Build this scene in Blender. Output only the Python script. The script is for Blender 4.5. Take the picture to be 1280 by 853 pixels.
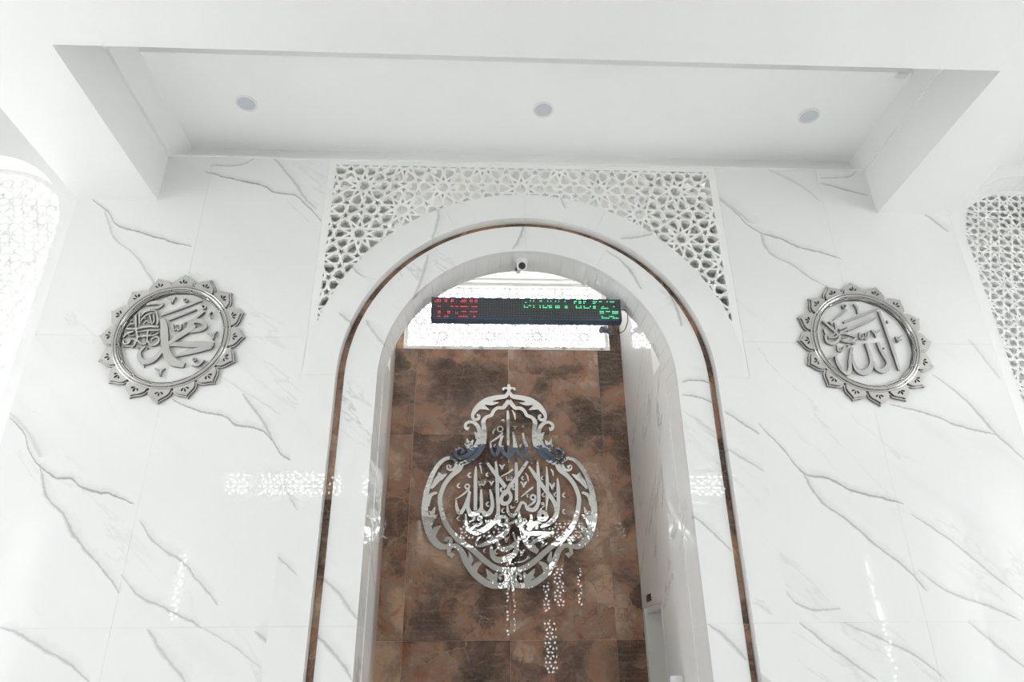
import bpy, bmesh, math, random
from math import sin, cos, tan, pi, radians, sqrt, hypot, atan2
from mathutils import Vector, Matrix
random.seed(7)
for o in list(bpy.data.objects): bpy.data.objects.remove(o)
C = bpy.context.scene.collection
SC = bpy.context.scene

# ------------------------------------------------------------ camera, world, light, exposure
FPX = 873.09; PIT, YAW, ROL = radians(25.4435), radians(2.7501), radians(-0.6001)
CAM = Vector((-0.4194, 0.0, 1.6))
fwd = Vector((sin(YAW)*cos(PIT), cos(YAW)*cos(PIT), sin(PIT)))
r0 = Vector((cos(YAW), -sin(YAW), 0)); u0 = r0.cross(fwd)
rgt = r0*cos(ROL) + u0*sin(ROL); upv = -r0*sin(ROL) + u0*cos(ROL)
cd = bpy.data.cameras.new('camera'); cam = bpy.data.objects.new('camera', cd); C.objects.link(cam)
cd.sensor_width = 36; cd.lens = FPX/1280*36; cd.clip_start = 0.05; cd.clip_end = 300
M = Matrix((rgt, upv, -fwd)).transposed().to_4x4(); M.translation = CAM; cam.matrix_world = M
SC.camera = cam
W = bpy.data.worlds.new('overcast_sky'); SC.world = W; W.use_nodes = True
bg = W.node_tree.nodes['Background']; bg.inputs[0].default_value = (0.94, 0.967, 0.995, 1); bg.inputs[1].default_value = 14.5
SC.view_settings.view_transform = 'Standard'; SC.view_settings.look = 'None'
SC.view_settings.gamma = 1; SC.view_settings.use_curve_mapping = False
SC.view_settings.exposure = -0.04
SC.cycles.max_bounces = 10; SC.cycles.diffuse_bounces = 7; SC.cycles.glossy_bounces = 5
SC.cycles.caustics_reflective = False; SC.cycles.sample_clamp_indirect = 0.0
SC.cycles.use_denoising = True

def portal(name, loc, rot, sx, sy):     # sampling portals only: they add no light, all daylight is the sky's
    l = bpy.data.lights.new(name, 'AREA'); l.shape = 'RECTANGLE'; l.size = sx; l.size_y = sy; l.cycles.is_portal = True
    o = bpy.data.objects.new(name, l); C.objects.link(o); o.location = loc; o.rotation_euler = rot
portal('portal_left', (-9.42, 1.35, 3.4), (0, radians(-90), 0), 3.8, 2.3)
portal('portal_right', (9.42, 1.35, 3.4), (0, radians(90), 0), 3.8, 2.3)
portal('portal_niche', (-0.07, 8.76, 6.05), (radians(-90), 0, 0), 2.8, 1.1)
portal('portal_bay', (-5.38, 6.2, 4.3), (radians(-90), 0, 0), 1.8, 4.2)
portal('portal_rear', (1.0, -4.25, 3.5), (radians(90), 0, 0), 16.5, 5.0)
portal('portal_rear_left', (-9.42, -2.1, 2.8), (0, radians(-90), 0), 3.6, 2.9)
portal('portal_rear_right', (9.42, -2.1, 2.8), (0, radians(90), 0), 3.6, 2.9)

def at(px, py, Y):                      # point measured in the photograph -> (x, z) on the vertical plane y = Y
    v = fwd + rgt*((px-640)/FPX) - upv*((py-426.5)/FPX)
    v = v*(Y/v.y); return (v.x+CAM.x, v.z+CAM.z)

# key sizes (metres)
YW = 5.70; L0 = 5.794; L1 = 6.335; LP = 6.60; XI = 3.59; XO = 4.35; YF = 3.83
S = 1.985; ZA = 3.965; RO = 1.975; RS = 1.69; RB = 1.625; RI = 1.34
YR = 5.87; YB = 8.50; NL = -1.56; NR = 1.46; SILL = 5.52; J1 = 1.93; J2 = 4.33

# ------------------------------------------------------------ materials
def mat(name, col, rough=0.5, metal=0.0, spec=0.5, emit=None, estr=0):
    m = bpy.data.materials.new(name); m.use_nodes = True
    b = m.node_tree.nodes['Principled BSDF']
    b.inputs['Base Color'].default_value = (*col, 1); b.inputs['Roughness'].default_value = rough
    b.inputs['Metallic'].default_value = metal; b.inputs['Specular IOR Level'].default_value = spec
    if emit:
        b.inputs['Emission Color'].default_value = (*emit, 1); b.inputs['Emission Strength'].default_value = estr
    return m
class NT:
    def __init__(s, m): s.t = m.node_tree; s.n = s.t.nodes; s.l = s.t.links
    def node(s, k, **kw):
        n = s.n.new(k)
        for a, v in kw.items(): setattr(n, a, v)
        return n
    def put(s, sock, v):
        if isinstance(v, (int, float)): sock.default_value = v
        elif isinstance(v, tuple): sock.default_value = v
        else: s.l.new(v, sock)
    def math(s, op, a, b=0.0, c=0.0, clamp=False):
        n = s.node('ShaderNodeMath', operation=op, use_clamp=clamp)
        s.put(n.inputs[0], a); s.put(n.inputs[1], b); s.put(n.inputs[2], c); return n.outputs[0]
    def noise(s, vec, scale, detail=4, rough=0.55, dist=0.0):
        n = s.node('ShaderNodeTexNoise'); s.put(n.inputs['Vector'], vec)
        n.inputs['Scale'].default_value = scale; n.inputs['Detail'].default_value = detail
        n.inputs['Roughness'].default_value = rough; n.inputs['Distortion'].default_value = dist
        return n.outputs['Fac']
    def comb(s, x, y, z=0.0):
        n = s.node('ShaderNodeCombineXYZ'); s.put(n.inputs[0], x); s.put(n.inputs[1], y); s.put(n.inputs[2], z); return n.outputs[0]
    def ss(s, v, a, b, lo=0.0, hi=1.0):
        n = s.node('ShaderNodeMapRange', interpolation_type='SMOOTHSTEP')
        s.put(n.inputs[0], v); n.inputs[1].default_value = a; n.inputs[2].default_value = b
        n.inputs[3].default_value = lo; n.inputs[4].default_value = hi; return n.outputs[0]
    def mix(s, f, a, b):
        n = s.node('ShaderNodeMix', data_type='RGBA'); s.put(n.inputs[0], f); s.put(n.inputs[6], a); s.put(n.inputs[7], b); return n.outputs[2]

def marble(name, veins=(), rough=0.018, base=(0.80, 0.80, 0.79), rnd=0.5, seed=0.0):
    """white marble: veins = list of (points in (x,z), width, strength); plus faint random diagonal veins"""
    m = mat(name, base, rough, spec=0.65); N = NT(m); b = N.n['Principled BSDF']
    g = N.node('ShaderNodeNewGeometry'); sp = N.node('ShaderNodeSeparateXYZ'); N.l.new(g.outputs['Position'], sp.inputs[0])
    x, y, z = sp.outputs
    pos = g.outputs['Position']
    wob = N.math('MULTIPLY_ADD', N.noise(pos, 7.5, 9, 0.72), 0.12, -0.06)
    fine = N.noise(pos, 14.0, 3, 0.6)
    u = N.math('ADD', x, y)
    tot = None
    for pts, w, st in veins:
        xs = [p[0] for p in pts]; zs = [p[1] for p in pts]
        byx = (max(xs)-min(xs)) >= (max(zs)-min(zs))
        A, B = (xs, zs) if byx else (zs, xs)
        if A[0] > A[-1]: A, B = A[::-1], B[::-1]
        a0, a1 = A[0], A[-1]; b0, b1 = min(B)-0.001, max(B)+0.001
        slope = abs(b1-b0)/abs(a1-a0); cs = 1/sqrt(1+slope*slope)
        P, Q = (x, z) if byx else (z, x)
        s = N.math('MULTIPLY_ADD', P, 1/(a1-a0), -a0/(a1-a0))
        fc = N.node('ShaderNodeFloatCurve'); cv = fc.mapping.curves[0]
        pp = [((a-a0)/(a1-a0), (bb-b0)/(b1-b0)) for a, bb in zip(A, B)]
        cv.points[0].location = pp[0]; cv.points[1].location = pp[-1]
        for q in pp[1:-1]: cv.points.new(*q)
        for q in cv.points: q.handle_type = 'AUTO_CLAMPED'
        fc.mapping.update(); N.l.new(s, fc.inputs['Value'])
        gg = N.math('MULTIPLY_ADD', fc.outputs[0], b1-b0, b0)
        d = N.math('ADD', N.math('SUBTRACT', Q, gg), N.math('MULTIPLY', wob, 0.45/cs))
        env = N.math('MULTIPLY', N.math('MULTIPLY', s, N.math('SUBTRACT', 1.0, s)), 4.0, clamp=True)   # 0 at both ends
        env = N.math('POWER', env, 0.35)
        ww = N.math('MULTIPLY', N.math('MULTIPLY', env, w/cs*1.7), N.math('MULTIPLY_ADD', fine, 1.6, 0.1))
        r = N.math('DIVIDE', N.math('ABSOLUTE', d), N.math('MAXIMUM', ww, 1e-4))
        core = N.math('SUBTRACT', 1.0, r, clamp=True)
        # soft grey feathering on the upper side only
        h = N.math('DIVIDE', d, N.math('MULTIPLY', ww, 4.5))
        halo = N.math('MULTIPLY', N.math('GREATER_THAN', h, 0.0), N.math('SUBTRACT', 1.0, h, clamp=True))
        halo = N.math('MULTIPLY', halo, N.math('GREATER_THAN', env, 0.02))
        core = N.math('MULTIPLY', core, N.math('GREATER_THAN', env, 0.02))
        f = N.math('MULTIPLY_ADD', halo, 0.34*st, N.math('MULTIPLY', core, st))
        tot = f if tot is None else N.math('MAXIMUM', tot, f)
    # random faint veins, running down to the right
    dx = N.math('MULTIPLY_ADD', z, 0.8, N.math('MULTIPLY', u, 0.75))
    dy = N.math('SUBTRACT', N.math('MULTIPLY', z, 0.6), N.math('MULTIPLY', u, 0.25))
    vec = N.comb(N.math('MULTIPLY', dx, 1.0), N.math('MULTIPLY', dy, 0.35), seed)
    n1 = N.noise(vec, 1.5, 7, 0.6, 0.4)
    v1 = N.ss(N.math('ABSOLUTE', N.math('SUBTRACT', n1, 0.5)), 0.0, 0.014, 1.0, 0.0)
    msk = N.ss(N.noise(vec, 0.9, 2), 0.50, 0.62)
    rv = N.math('MULTIPLY', N.math('MULTIPLY', v1, msk), rnd)
    cloud = N.math('MULTIPLY', N.ss(N.noise(vec, 2.2, 5), 0.55, 0.8), 0.10)
    tot = rv if tot is None else N.math('MAXIMUM', tot, rv)
    tot = N.math('MAXIMUM', tot, cloud, clamp=True)
    N.l.new(N.mix(tot, (*base, 1), (0.33, 0.315, 0.30, 1)), b.inputs['Base Color'])
    return m

def brown_marble(name):
    m = mat(name, (0.2, 0.12, 0.08), 0.012, spec=0.5); N = NT(m); b = N.n['Principled BSDF']
    g = N.node('ShaderNodeNewGeometry'); oi = N.node('ShaderNodeObjectInfo')
    sc = N.node('ShaderNodeVectorMath', operation='SCALE'); N.l.new(oi.outputs['Random'], sc.inputs['Scale']); sc.inputs[0].default_value = (17, 5, 11)
    ad = N.node('ShaderNodeVectorMath', operation='ADD'); N.l.new(g.outputs['Position'], ad.inputs[0]); N.l.new(sc.outputs[0], ad.inputs[1])
    p = ad.outputs[0]
    n = N.noise(p, 1.7, 11, 0.70, 0.5)
    r = N.node('ShaderNodeValToRGB'); N.l.new(n, r.inputs[0]); e = r.color_ramp.elements
    e[0].position = 0.30; e[0].color = (0.056, 0.031, 0.022, 1)
    e[1].position = 0.74; e[1].color = (0.600, 0.388, 0.263, 1)
    for q, c in ((0.42, (0.138, 0.077, 0.055, 1)), (0.50, (0.237, 0.144, 0.104, 1)), (0.56, (0.413, 0.188, 0.106, 1)), (0.62, (0.325, 0.225, 0.169, 1))):
        k = e.new(q); k.color = c
    ds = N.node('ShaderNodeVectorMath', operation='SCALE'); nz = N.node('ShaderNodeTexNoise'); N.l.new(p, nz.inputs['Vector']); nz.inputs['Scale'].default_value = 3.0; nz.inputs['Detail'].default_value = 6
    N.l.new(nz.outputs['Color'], ds.inputs[0]); ds.inputs['Scale'].default_value = 0.35
    a2 = N.node('ShaderNodeVectorMath', operation='ADD'); N.l.new(p, a2.inputs[0]); N.l.new(ds.outputs[0], a2.inputs[1])
    vo = N.node('ShaderNodeTexVoronoi', feature='DISTANCE_TO_EDGE'); N.l.new(a2.outputs[0], vo.inputs['Vector']); vo.inputs['Scale'].default_value = 2.6
    vc = N.node('ShaderNodeTexVoronoi', feature='F1'); N.l.new(a2.outputs[0], vc.inputs['Vector']); vc.inputs['Scale'].default_value = 2.6
    sv = N.node('ShaderNodeSeparateColor'); N.l.new(vc.outputs['Color'], sv.inputs[0])
    low = N.noise(p, 0.9, 2, 0.5)
    N.l.new(N.math('ADD', N.math('MULTIPLY_ADD', sv.outputs[0], 0.15, N.math('MULTIPLY_ADD', n, 1.2, -0.68)), N.math('MULTIPLY', low, 1.0)), r.inputs[0])
    crack = N.ss(vo.outputs['Distance'], 0.0, 0.020, 1.0, 0.0)
    mk = N.ss(N.noise(p, 1.7, 3), 0.48, 0.60)
    c1 = N.mix(N.math('MULTIPLY', N.math('MULTIPLY', crack, mk), 0.75), r.outputs[0], (0.52, 0.34, 0.19, 1))
    vo2 = N.node('ShaderNodeTexVoronoi', feature='DISTANCE_TO_EDGE'); N.l.new(a2.outputs[0], vo2.inputs['Vector']); vo2.inputs['Scale'].default_value = 4.3
    ck2 = N.ss(vo2.outputs['Distance'], 0.0, 0.018, 1.0, 0.0)
    mk2 = N.ss(N.noise(p, 2.1, 3), 0.52, 0.44)
    c2 = N.mix(N.math('MULTIPLY', N.math('MULTIPLY', ck2, mk2), 0.7), c1, (0.035, 0.018, 0.012, 1))
    vo3 = N.node('ShaderNodeTexVoronoi', feature='DISTANCE_TO_EDGE'); N.l.new(a2.outputs[0], vo3.inputs['Vector']); vo3.inputs['Scale'].default_value = 9.0
    c2 = N.mix(N.math('MULTIPLY', N.math('MULTIPLY', N.ss(vo3.outputs['Distance'], 0.0, 0.035, 1.0, 0.0), N.ss(N.noise(p, 3.1, 3), 0.50, 0.60)), 0.45), c2, (0.44, 0.30, 0.21, 1))
    st = N.node('ShaderNodeMapping'); st.inputs['Scale'].default_value = (1.0, 1.0, 9.0); st.inputs['Rotation'].default_value = (0, 0.35, 0); N.l.new(p, st.inputs[0])
    c2 = N.mix(N.ss(N.noise(st.outputs[0], 3.0, 5, 0.6), 0.50, 0.72, 0.0, 0.5), c2, (0.33, 0.215, 0.15, 1))
    c2 = N.mix(N.ss(N.noise(p, 2.6, 5, 0.6, 0.5), 0.60, 0.70, 0.0, 0.7), c2, (0.36, 0.13, 0.06, 1))
    gr = N.noise(p, 38, 4, 0.7)
    c3 = N.mix(N.ss(gr, 0.35, 0.7, 0.0, 0.22), c2, (0.36, 0.27, 0.21, 1))
    N.l.new(c3, b.inputs['Base Color']); return m

def steel(name, rough, c=0.52, bs=0.05):
    m = mat(name, (c, c*0.98, c*0.945), rough, 1.0); N = NT(m); b = N.n['Principled BSDF']
    g = N.node('ShaderNodeNewGeometry')
    bp = N.node('ShaderNodeBump'); bp.inputs['Strength'].default_value = bs; bp.inputs['Distance'].default_value = 0.02
    N.l.new(N.noise(g.outputs['Position'], 9, 2), bp.inputs['Height']); N.l.new(bp.outputs[0], b.inputs['Normal'])
    return m
def plaster(name, col, rough=0.55):
    m = mat(name, col, rough, spec=0.3); N = NT(m); b = N.n['Principled BSDF']
    g = N.node('ShaderNodeNewGeometry')
    f = N.noise(g.outputs['Position'], 0.8, 3)
    c2 = tuple(c*0.97 for c in col)
    N.l.new(N.mix(f, (*col, 1), (*c2, 1)), b.inputs['Base Color'])
    bp = N.node('ShaderNodeBump'); bp.inputs['Strength'].default_value = 0.04; bp.inputs['Distance'].default_value = 0.01
    N.l.new(N.noise(g.outputs['Position'], 90, 2), bp.inputs['Height']); N.l.new(bp.outputs[0], b.inputs['Normal'])
    return m

def V(Y, *p): return [at(a, b, Y) for a, b in p]
left_v = [
 (V(YW,(112,246),(118,252),(136,266),(146,281),(176,291),(202,299),(240,309)),.008,.8),
 (V(YW,(130,262),(146,301),(166,317),(189,349),(200,375)),.010,.40),
 (V(YW,(256,215),(295,225),(331,233),(344,241),(367,244),(380,254),(403,279),(410,290)),.008,.8),
 (V(YW,(262,207),(295,207),(318,199)),.007,.55),
 (V(YW,(340,196),(350,206),(364,223),(380,246),(395,262)),.013,.45),
 (V(YW,(215,500),(248,514),(281,521),(294,531),(323,537),(339,550),(356,572),(389,585)),.008,.75),
 (V(YW,(303,492),(308,500),(327,525),(337,545),(343,556)),.012,.5),
 (V(YW,(12,521),(29,541),(37,566),(54,587),(70,597),(89,599),(101,610),(141,620),(168,631)),.008,.8),
 (V(YW,(50,585),(58,620),(79,645),(95,674),(120,703),(140,728),(149,742)),.012,.55),
 (V(YW,(10,515),(24,528),(40,550),(50,572)),.022,.30),
 (V(YW,(174,651),(194,678),(232,707),(248,727),(273,756)),.010,.5),
 (V(YW,(151,719),(178,748),(215,765),(252,785)),.009,.55),
 (V(YW,(252,785),(290,808),(327,836)),.006,.35),
 (V(YW,(0,785),(25,794),(54,812),(87,831),(112,853)),.013,.5),
 (V(YW,(184,787),(198,810),(223,843),(232,856)),.015,.45),
 (V(YW,(318,789),(336,806),(352,826)),.015,.45),
 (V(YW,(275,470),(300,487),(330,505),(352,520)),.006,.25)]
right_v = [
 (V(YW,(888,240),(916,263),(949,291),(975,299),(998,309),(1027,316),(1052,324)),.009,.7),
 (V(YW,(949,291),(962,316),(991,332),(1012,347),(1040,362)),.012,.45),
 (V(YW,(888,238),(905,252),(925,268),(942,280)),.020,.35),
 (V(YW,(1025,229),(1063,239),(1086,245)),.007,.65),
 (V(YW,(1025,223),(1060,221),(1072,213)),.007,.5),
 (V(YW,(960,212),(998,231),(1026,252)),.012,.3),
 (V(YW,(1150,265),(1165,275),(1185,290)),.012,.55),
 (V(YW,(1165,468),(1205,499),(1248,546),(1284,578)),.012,.5),
 (V(YW,(1112,506),(1168,520),(1196,532),(1250,545)),.008,.65),
 (V(YW,(1210,424),(1228,445),(1250,475)),.012,.35),
 (V(YW,(948,530),(979,562),(1008,593),(1037,599),(1061,612),(1130,630)),.009,.75),
 (V(YW,(1004,590),(1024,624),(1061,653),(1095,682),(1128,707),(1159,740)),.011,.6),
 (V(YW,(1138,642),(1190,678),(1231,711),(1284,753)),.009,.5),
 (V(YW,(1148,713),(1186,740),(1231,757),(1276,775)),.009,.5),
 (V(YW,(981,738),(1003,759),(1025,763),(1051,762)),.009,.5),
 (V(YW,(999,779),(1045,815),(1097,850)),.011,.5),
 (V(YW,(1053,779),(1099,798),(1148,823),(1183,850)),.009,.5),
 (V(YW,(1210,777),(1244,806),(1284,838)),.011,.45)]
band_v = [
 (V(YW,(540,255),(548,270),(545,285),(540,300)),.012,.3),
 (V(YW,(688,238),(700,248),(706,262)),.008,.35),
 (V(YW,(418,290),(430,320),(452,345),(470,350)),.010,.35),
 (V(YW,(424,393),(436,402),(446,408)),.012,.35),
 (V(YW,(775,300),(800,297),(822,291)),.009,.4),
 (V(YW,(905,515),(925,528),(950,545)),.009,.45),
 (V(YW,(905,560),(930,575),(955,590)),.009,.3),
 (V(YW,(330,690),(350,700),(372,720)),.009,.35),
 (V(YW,(340,560),(352,600),(372,640)),.008,.3)]
inner_v = [
 (V(5.74,(655,282),(648,300),(640,312)),.012,.4),
 (V(5.74,(535,318),(528,345),(518,370),(513,385)),.014,.35),
 (V(5.74,(757,313),(780,330),(802,362)),.009,.4),
 (V(5.74,(834,362),(845,385),(852,408)),.012,.4),
 (V(5.74,(852,478),(866,476),(892,480)),.007,.5),
 (V(5.74,(852,494),(868,496),(895,506)),.007,.5),
 (V(5.74,(400,720),(425,745),(445,775)),.011,.35),
 (V(5.74,(388,790),(415,815),(440,850)),.012,.4),
 (V(5.74,(860,640),(890,665),(915,690)),.007,.4),
 (V(5.74,(885,780),(910,800),(932,826)),.012,.35),
 (V(5.74,(458,400),(470,420),(486,436)),.012,.3)]
MW = marble('white_marble_left', left_v, rnd=0.16)
MR = marble('white_marble_right', right_v, rnd=0.16, seed=4.0)
MB_ = marble('white_marble_surround', [(a, b*1.15, c*1.35) for a, b, c in band_v], rnd=0.38, seed=9.0)
MI = marble('white_marble_inner_arch', [(a, b*1.15, c*1.35) for a, b, c in inner_v], rnd=0.38, seed=2.0)
MJ = marble('grey_veined_marble', (), rnd=0.55, seed=6.0, base=(0.84, 0.835, 0.82))
MBR = brown_marble('brown_marble')
PL = plaster('white_paint', (0.86, 0.86, 0.85)); PD = plaster('shaft_render', (0.78, 0.76, 0.72))
GRC = plaster('white_screen_paint', (0.84, 0.84, 0.82), 0.4)
ST = steel('polished_steel', 0.13); ST2 = steel('mirror_steel', 0.03, 0.66, 0.10)
EDGE = mat('dark_reflection_edge', (0.16, 0.15, 0.135), 0.45, 0.85)  # dark reflections on the steel sides, put into the colour
def translucent(name, col, f):
    m = mat(name, col, 0.4); t = m.node_tree; tr = t.nodes.new('ShaderNodeBsdfTranslucent'); tr.inputs[0].default_value = (*col, 1)
    mx = t.nodes.new('ShaderNodeMixShader'); mx.inputs[0].default_value = f
    t.links.new(t.nodes['Principled BSDF'].outputs[0], mx.inputs[1]); t.links.new(tr.outputs[0], mx.inputs[2])
    t.links.new(mx.outputs[0], t.nodes['Material Output'].inputs['Surface']); return m
BLOOM = translucent('bloomed_screen_paint', (0.93, 0.93, 0.91), 0.055)  # translucency put in to whiten the backlit bars like bloom
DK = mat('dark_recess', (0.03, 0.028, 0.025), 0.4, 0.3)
BLK = mat('black_plastic', (0.02, 0.022, 0.025), 0.35); WPL = mat('white_plastic', (0.8, 0.8, 0.8), 0.3)
GROUT = mat('grout', (0.8, 0.79, 0.77), 0.7)
FL = marble('floor_marble', (), rnd=0.3, rough=0.15, base=(0.84, 0.84, 0.83), seed=12)

# ------------------------------------------------------------ mesh helpers
def obj(name, bm, m, parent=None, smooth=False, **props):
    me = bpy.data.meshes.new(name)
    bmesh.ops.recalc_face_normals(bm, faces=bm.faces)
    bm.to_mesh(me); bm.free()
    me.materials.append(m)
    if smooth:
        for p in me.polygons: p.use_smooth = True
    o = bpy.data.objects.new(name, me); C.objects.link(o)
    if parent: o.parent = parent
    for k, v in props.items(): o[k] = v
    return o
def root(name, loc=(0, 0, 0), **props):
    o = bpy.data.objects.new(name, None); C.objects.link(o); o.location = loc; o.empty_display_size = 0.1
    for k, v in props.items(): o[k] = v
    return o
def reparent(o, p):                     # parent while keeping the mesh where it stands
    o.parent = p; o.matrix_parent_inverse = Matrix.Translation(-p.location)
def part(name, bm, m, p, **kw):
    o = obj(name, bm, m, None, **kw)
    base = p
    off = Vector((0, 0, 0))
    while base: off += base.location; base = base.parent
    o.parent = p
    for v in o.data.vertices: v.co -= off
    if m is ST and name != 'ring':                          # cut edges get a darker tone painted in for their dark reflections
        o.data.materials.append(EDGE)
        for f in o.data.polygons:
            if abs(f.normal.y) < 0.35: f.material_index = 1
    return o
def struct(name, bm, m): return obj(name, bm, m, kind='structure')
def box(bm, x0, x1, y0, y1, z0, z1):
    vs = [bm.verts.new((x, y, z)) for x in (x0, x1) for y in (y0, y1) for z in (z0, z1)]
    for f in ((0,1,3,2),(4,6,7,5),(0,4,5,1),(2,3,7,6),(0,2,6,4),(1,5,7,3)): bm.faces.new([vs[i] for i in f])
    return bm
def B(*a):
    bm = bmesh.new(); return box(bm, *a)
def prism(bm, pts, y0, y1):             # polygon in (x,z) extruded along y
    a = [bm.verts.new((x, y0, z)) for x, z in pts]; b = [bm.verts.new((x, y1, z)) for x, z in pts]
    n = len(pts); bm.faces.new(a); bm.faces.new(b[::-1])
    for i in range(n): bm.faces.new((a[i], b[i], b[(i+1) % n], a[(i+1) % n]))
    return bm
def arc(bm, cx, cz, ra, rb, a0, a1, y0, y1, n=24):   # ring sector (angles in degrees)
    for k in range(n):
        pass
    P = []
    for k in range(n+1):
        t = radians(a0+(a1-a0)*k/n)
        P.append([bm.verts.new((cx+r*cos(t), y, cz+r*sin(t))) for r, y in ((ra, y0), (rb, y0), (rb, y1), (ra, y1))])
    for k in range(n):
        for j in range(4):
            bm.faces.new((P[k][j], P[k][(j+1) % 4], P[k+1][(j+1) % 4], P[k+1][j]))
    full = abs(abs(a1-a0)-360) < 1e-6
    if not full: bm.faces.new(P[0]); bm.faces.new(P[-1][::-1])
    return bm
def cyl(bm, c, axis, r0_, r1_, h, n=20):
    axis = Vector(axis).normalized(); c = Vector(c)
    q = axis.to_track_quat('Z', 'Y')
    a, b = [], []
    for k in range(n):
        t = 2*pi*k/n; d = q @ Vector((cos(t), sin(t), 0))
        a.append(bm.verts.new(c+d*r0_)); b.append(bm.verts.new(c+axis*h+d*r1_))
    bm.faces.new(a[::-1]); bm.faces.new(b)
    for k in range(n): bm.faces.new((a[k], a[(k+1) % n], b[(k+1) % n], b[k]))
    return bm
def tube(bm, pts, r, n=6):
    pts = [Vector(p) for p in pts]; R = []
    for i, p in enumerate(pts):
        d = (pts[min(i+1, len(pts)-1)]-pts[max(i-1, 0)]).normalized(); q = d.to_track_quat('Z', 'Y')
        R.append([bm.verts.new(p+q @ Vector((r*cos(2*pi*k/n), r*sin(2*pi*k/n), 0))) for k in range(n)])
    for i in range(len(R)-1):
        for k in range(n): bm.faces.new((R[i][k], R[i][(k+1) % n], R[i+1][(k+1) % n], R[i+1][k]))
    bm.faces.new(R[0][::-1]); bm.faces.new(R[-1]); return bm
def smooth_pts(pts, ws, sub=6, closed=False):
    n = len(pts); out = []
    rng = range(n) if closed else range(n-1)
    for i in rng:
        g = (lambda k: pts[k % n]) if closed else (lambda k: pts[max(0, min(n-1, k))])
        gw = (lambda k: ws[k % n]) if closed else (lambda k: ws[max(0, min(n-1, k))])
        p0, p1, p2, p3 = g(i-1), g(i), g(i+1), g(i+2)
        for j in range(sub):
            t = j/sub
            f = lambda a, b, c, d: 0.5*((2*b)+(-a+c)*t+(2*a-5*b+4*c-d)*t*t+(-a+3*b-3*c+d)*t*t*t)
            out.append((f(p0[0], p1[0], p2[0], p3[0]), f(p0[1], p1[1], p2[1], p3[1]), gw(i)*(1-t)+gw(i+1)*t))
    if not closed: out.append((pts[-1][0], pts[-1][1], ws[-1]))
    return out
_cnt = [0]
def stroke(bm, pts, ws, yf, yb, closed=False, sub=6):
    """calligraphic stroke in the (x,z) plane: variable width ribbon extruded from yf (front) to yb"""
    _cnt[0] += 1; yf = yf - ((_cnt[0]*0.6180339887) % 1.0)*0.004
    if not isinstance(ws, (list, tuple)): ws = [ws]*len(pts)
    if len(ws) != len(pts):
        ws = [ws[0]+(ws[-1]-ws[0])*i/(len(pts)-1) if len(ws) == 2 else ws[min(len(ws)-1, int(i*len(ws)/len(pts)))] for i in range(len(pts))]
    P = smooth_pts(pts, ws, sub, closed); n = len(P); R = []
    for i, (x, z, w) in enumerate(P):
        a = P[(i-1) % n] if closed or i > 0 else P[0]; c = P[(i+1) % n] if closed or i < n-1 else P[-1]
        dx, dz = c[0]-a[0], c[1]-a[1]; l = hypot(dx, dz) or 1; nx, nz = -dz/l*w/2, dx/l*w/2
        R.append([bm.verts.new(v) for v in ((x+nx, yf, z+nz), (x-nx, yf, z-nz), (x-nx, yb, z-nz), (x+nx, yb, z+nz))])
    for i in range(n if closed else n-1):
        for j in range(4):
            bm.faces.new((R[i][j], R[i][(j+1) % 4], R[(i+1) % n][(j+1) % 4], R[(i+1) % n][j]))
    if not closed: bm.faces.new(R[0]); bm.faces.new(R[-1][::-1])
    return bm

# ------------------------------------------------------------ pierced ten-fold star lattice
def girih(L):
    s18, s36 = tan(radians(18)), tan(radians(36)); e = 0.23607*L; a = e/(2*tan(radians(18))); d = a*cos(radians(72))
    segs = []
    def P(r, t): return (r*cos(radians(t)), r*sin(radians(t)))
    for m in range(10):                                    # the {10/4} star of each rosette, heart left open
        t = 18+36*m; nx, nz = P(1, t)
        for sgn in (1, -1):
            t0, t1 = d*s18*sgn, d*tan(radians(72))*sgn
            segs.append(((nx*d-nz*t0, nz*d+nx*t0), (nx*d-nz*t1, nz*d+nx*t1)))
    rp = 0.68819*e; ri = rp*0.381966
    for m in range(10):
        th = 18+36*m; cx, cz = P(0.52573*L, th)
        if m in (2, 7):                                    # two stars share a barrel hexagon
            hc = (0, (1 if m == 2 else -1)*0.58779*L)
            t0 = th+180
            tips = [(t0, (1, -1)), (t0+72, (-1,)), (t0-72, (1,))]
            for tt, sg in tips:
                p = (cx+P(rp, tt)[0], cz+P(rp, tt)[1])
                for g in sg:
                    q = P(ri, tt+36*g); segs.append((p, (cx+q[0], cz+q[1])))
                if tt != t0: segs.append((p, hc))
        else:
            if cx < -1e-6: own = abs(m-4.5) < 0.1
            for j in range(5):
                tt = th+180+72*j; p = (cx+P(rp, tt)[0], cz+P(rp, tt)[1])
                for g in (1, -1):
                    q = P(ri, tt+36*g); segs.append((p, (cx+q[0], cz+q[1])))
    return segs
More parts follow.
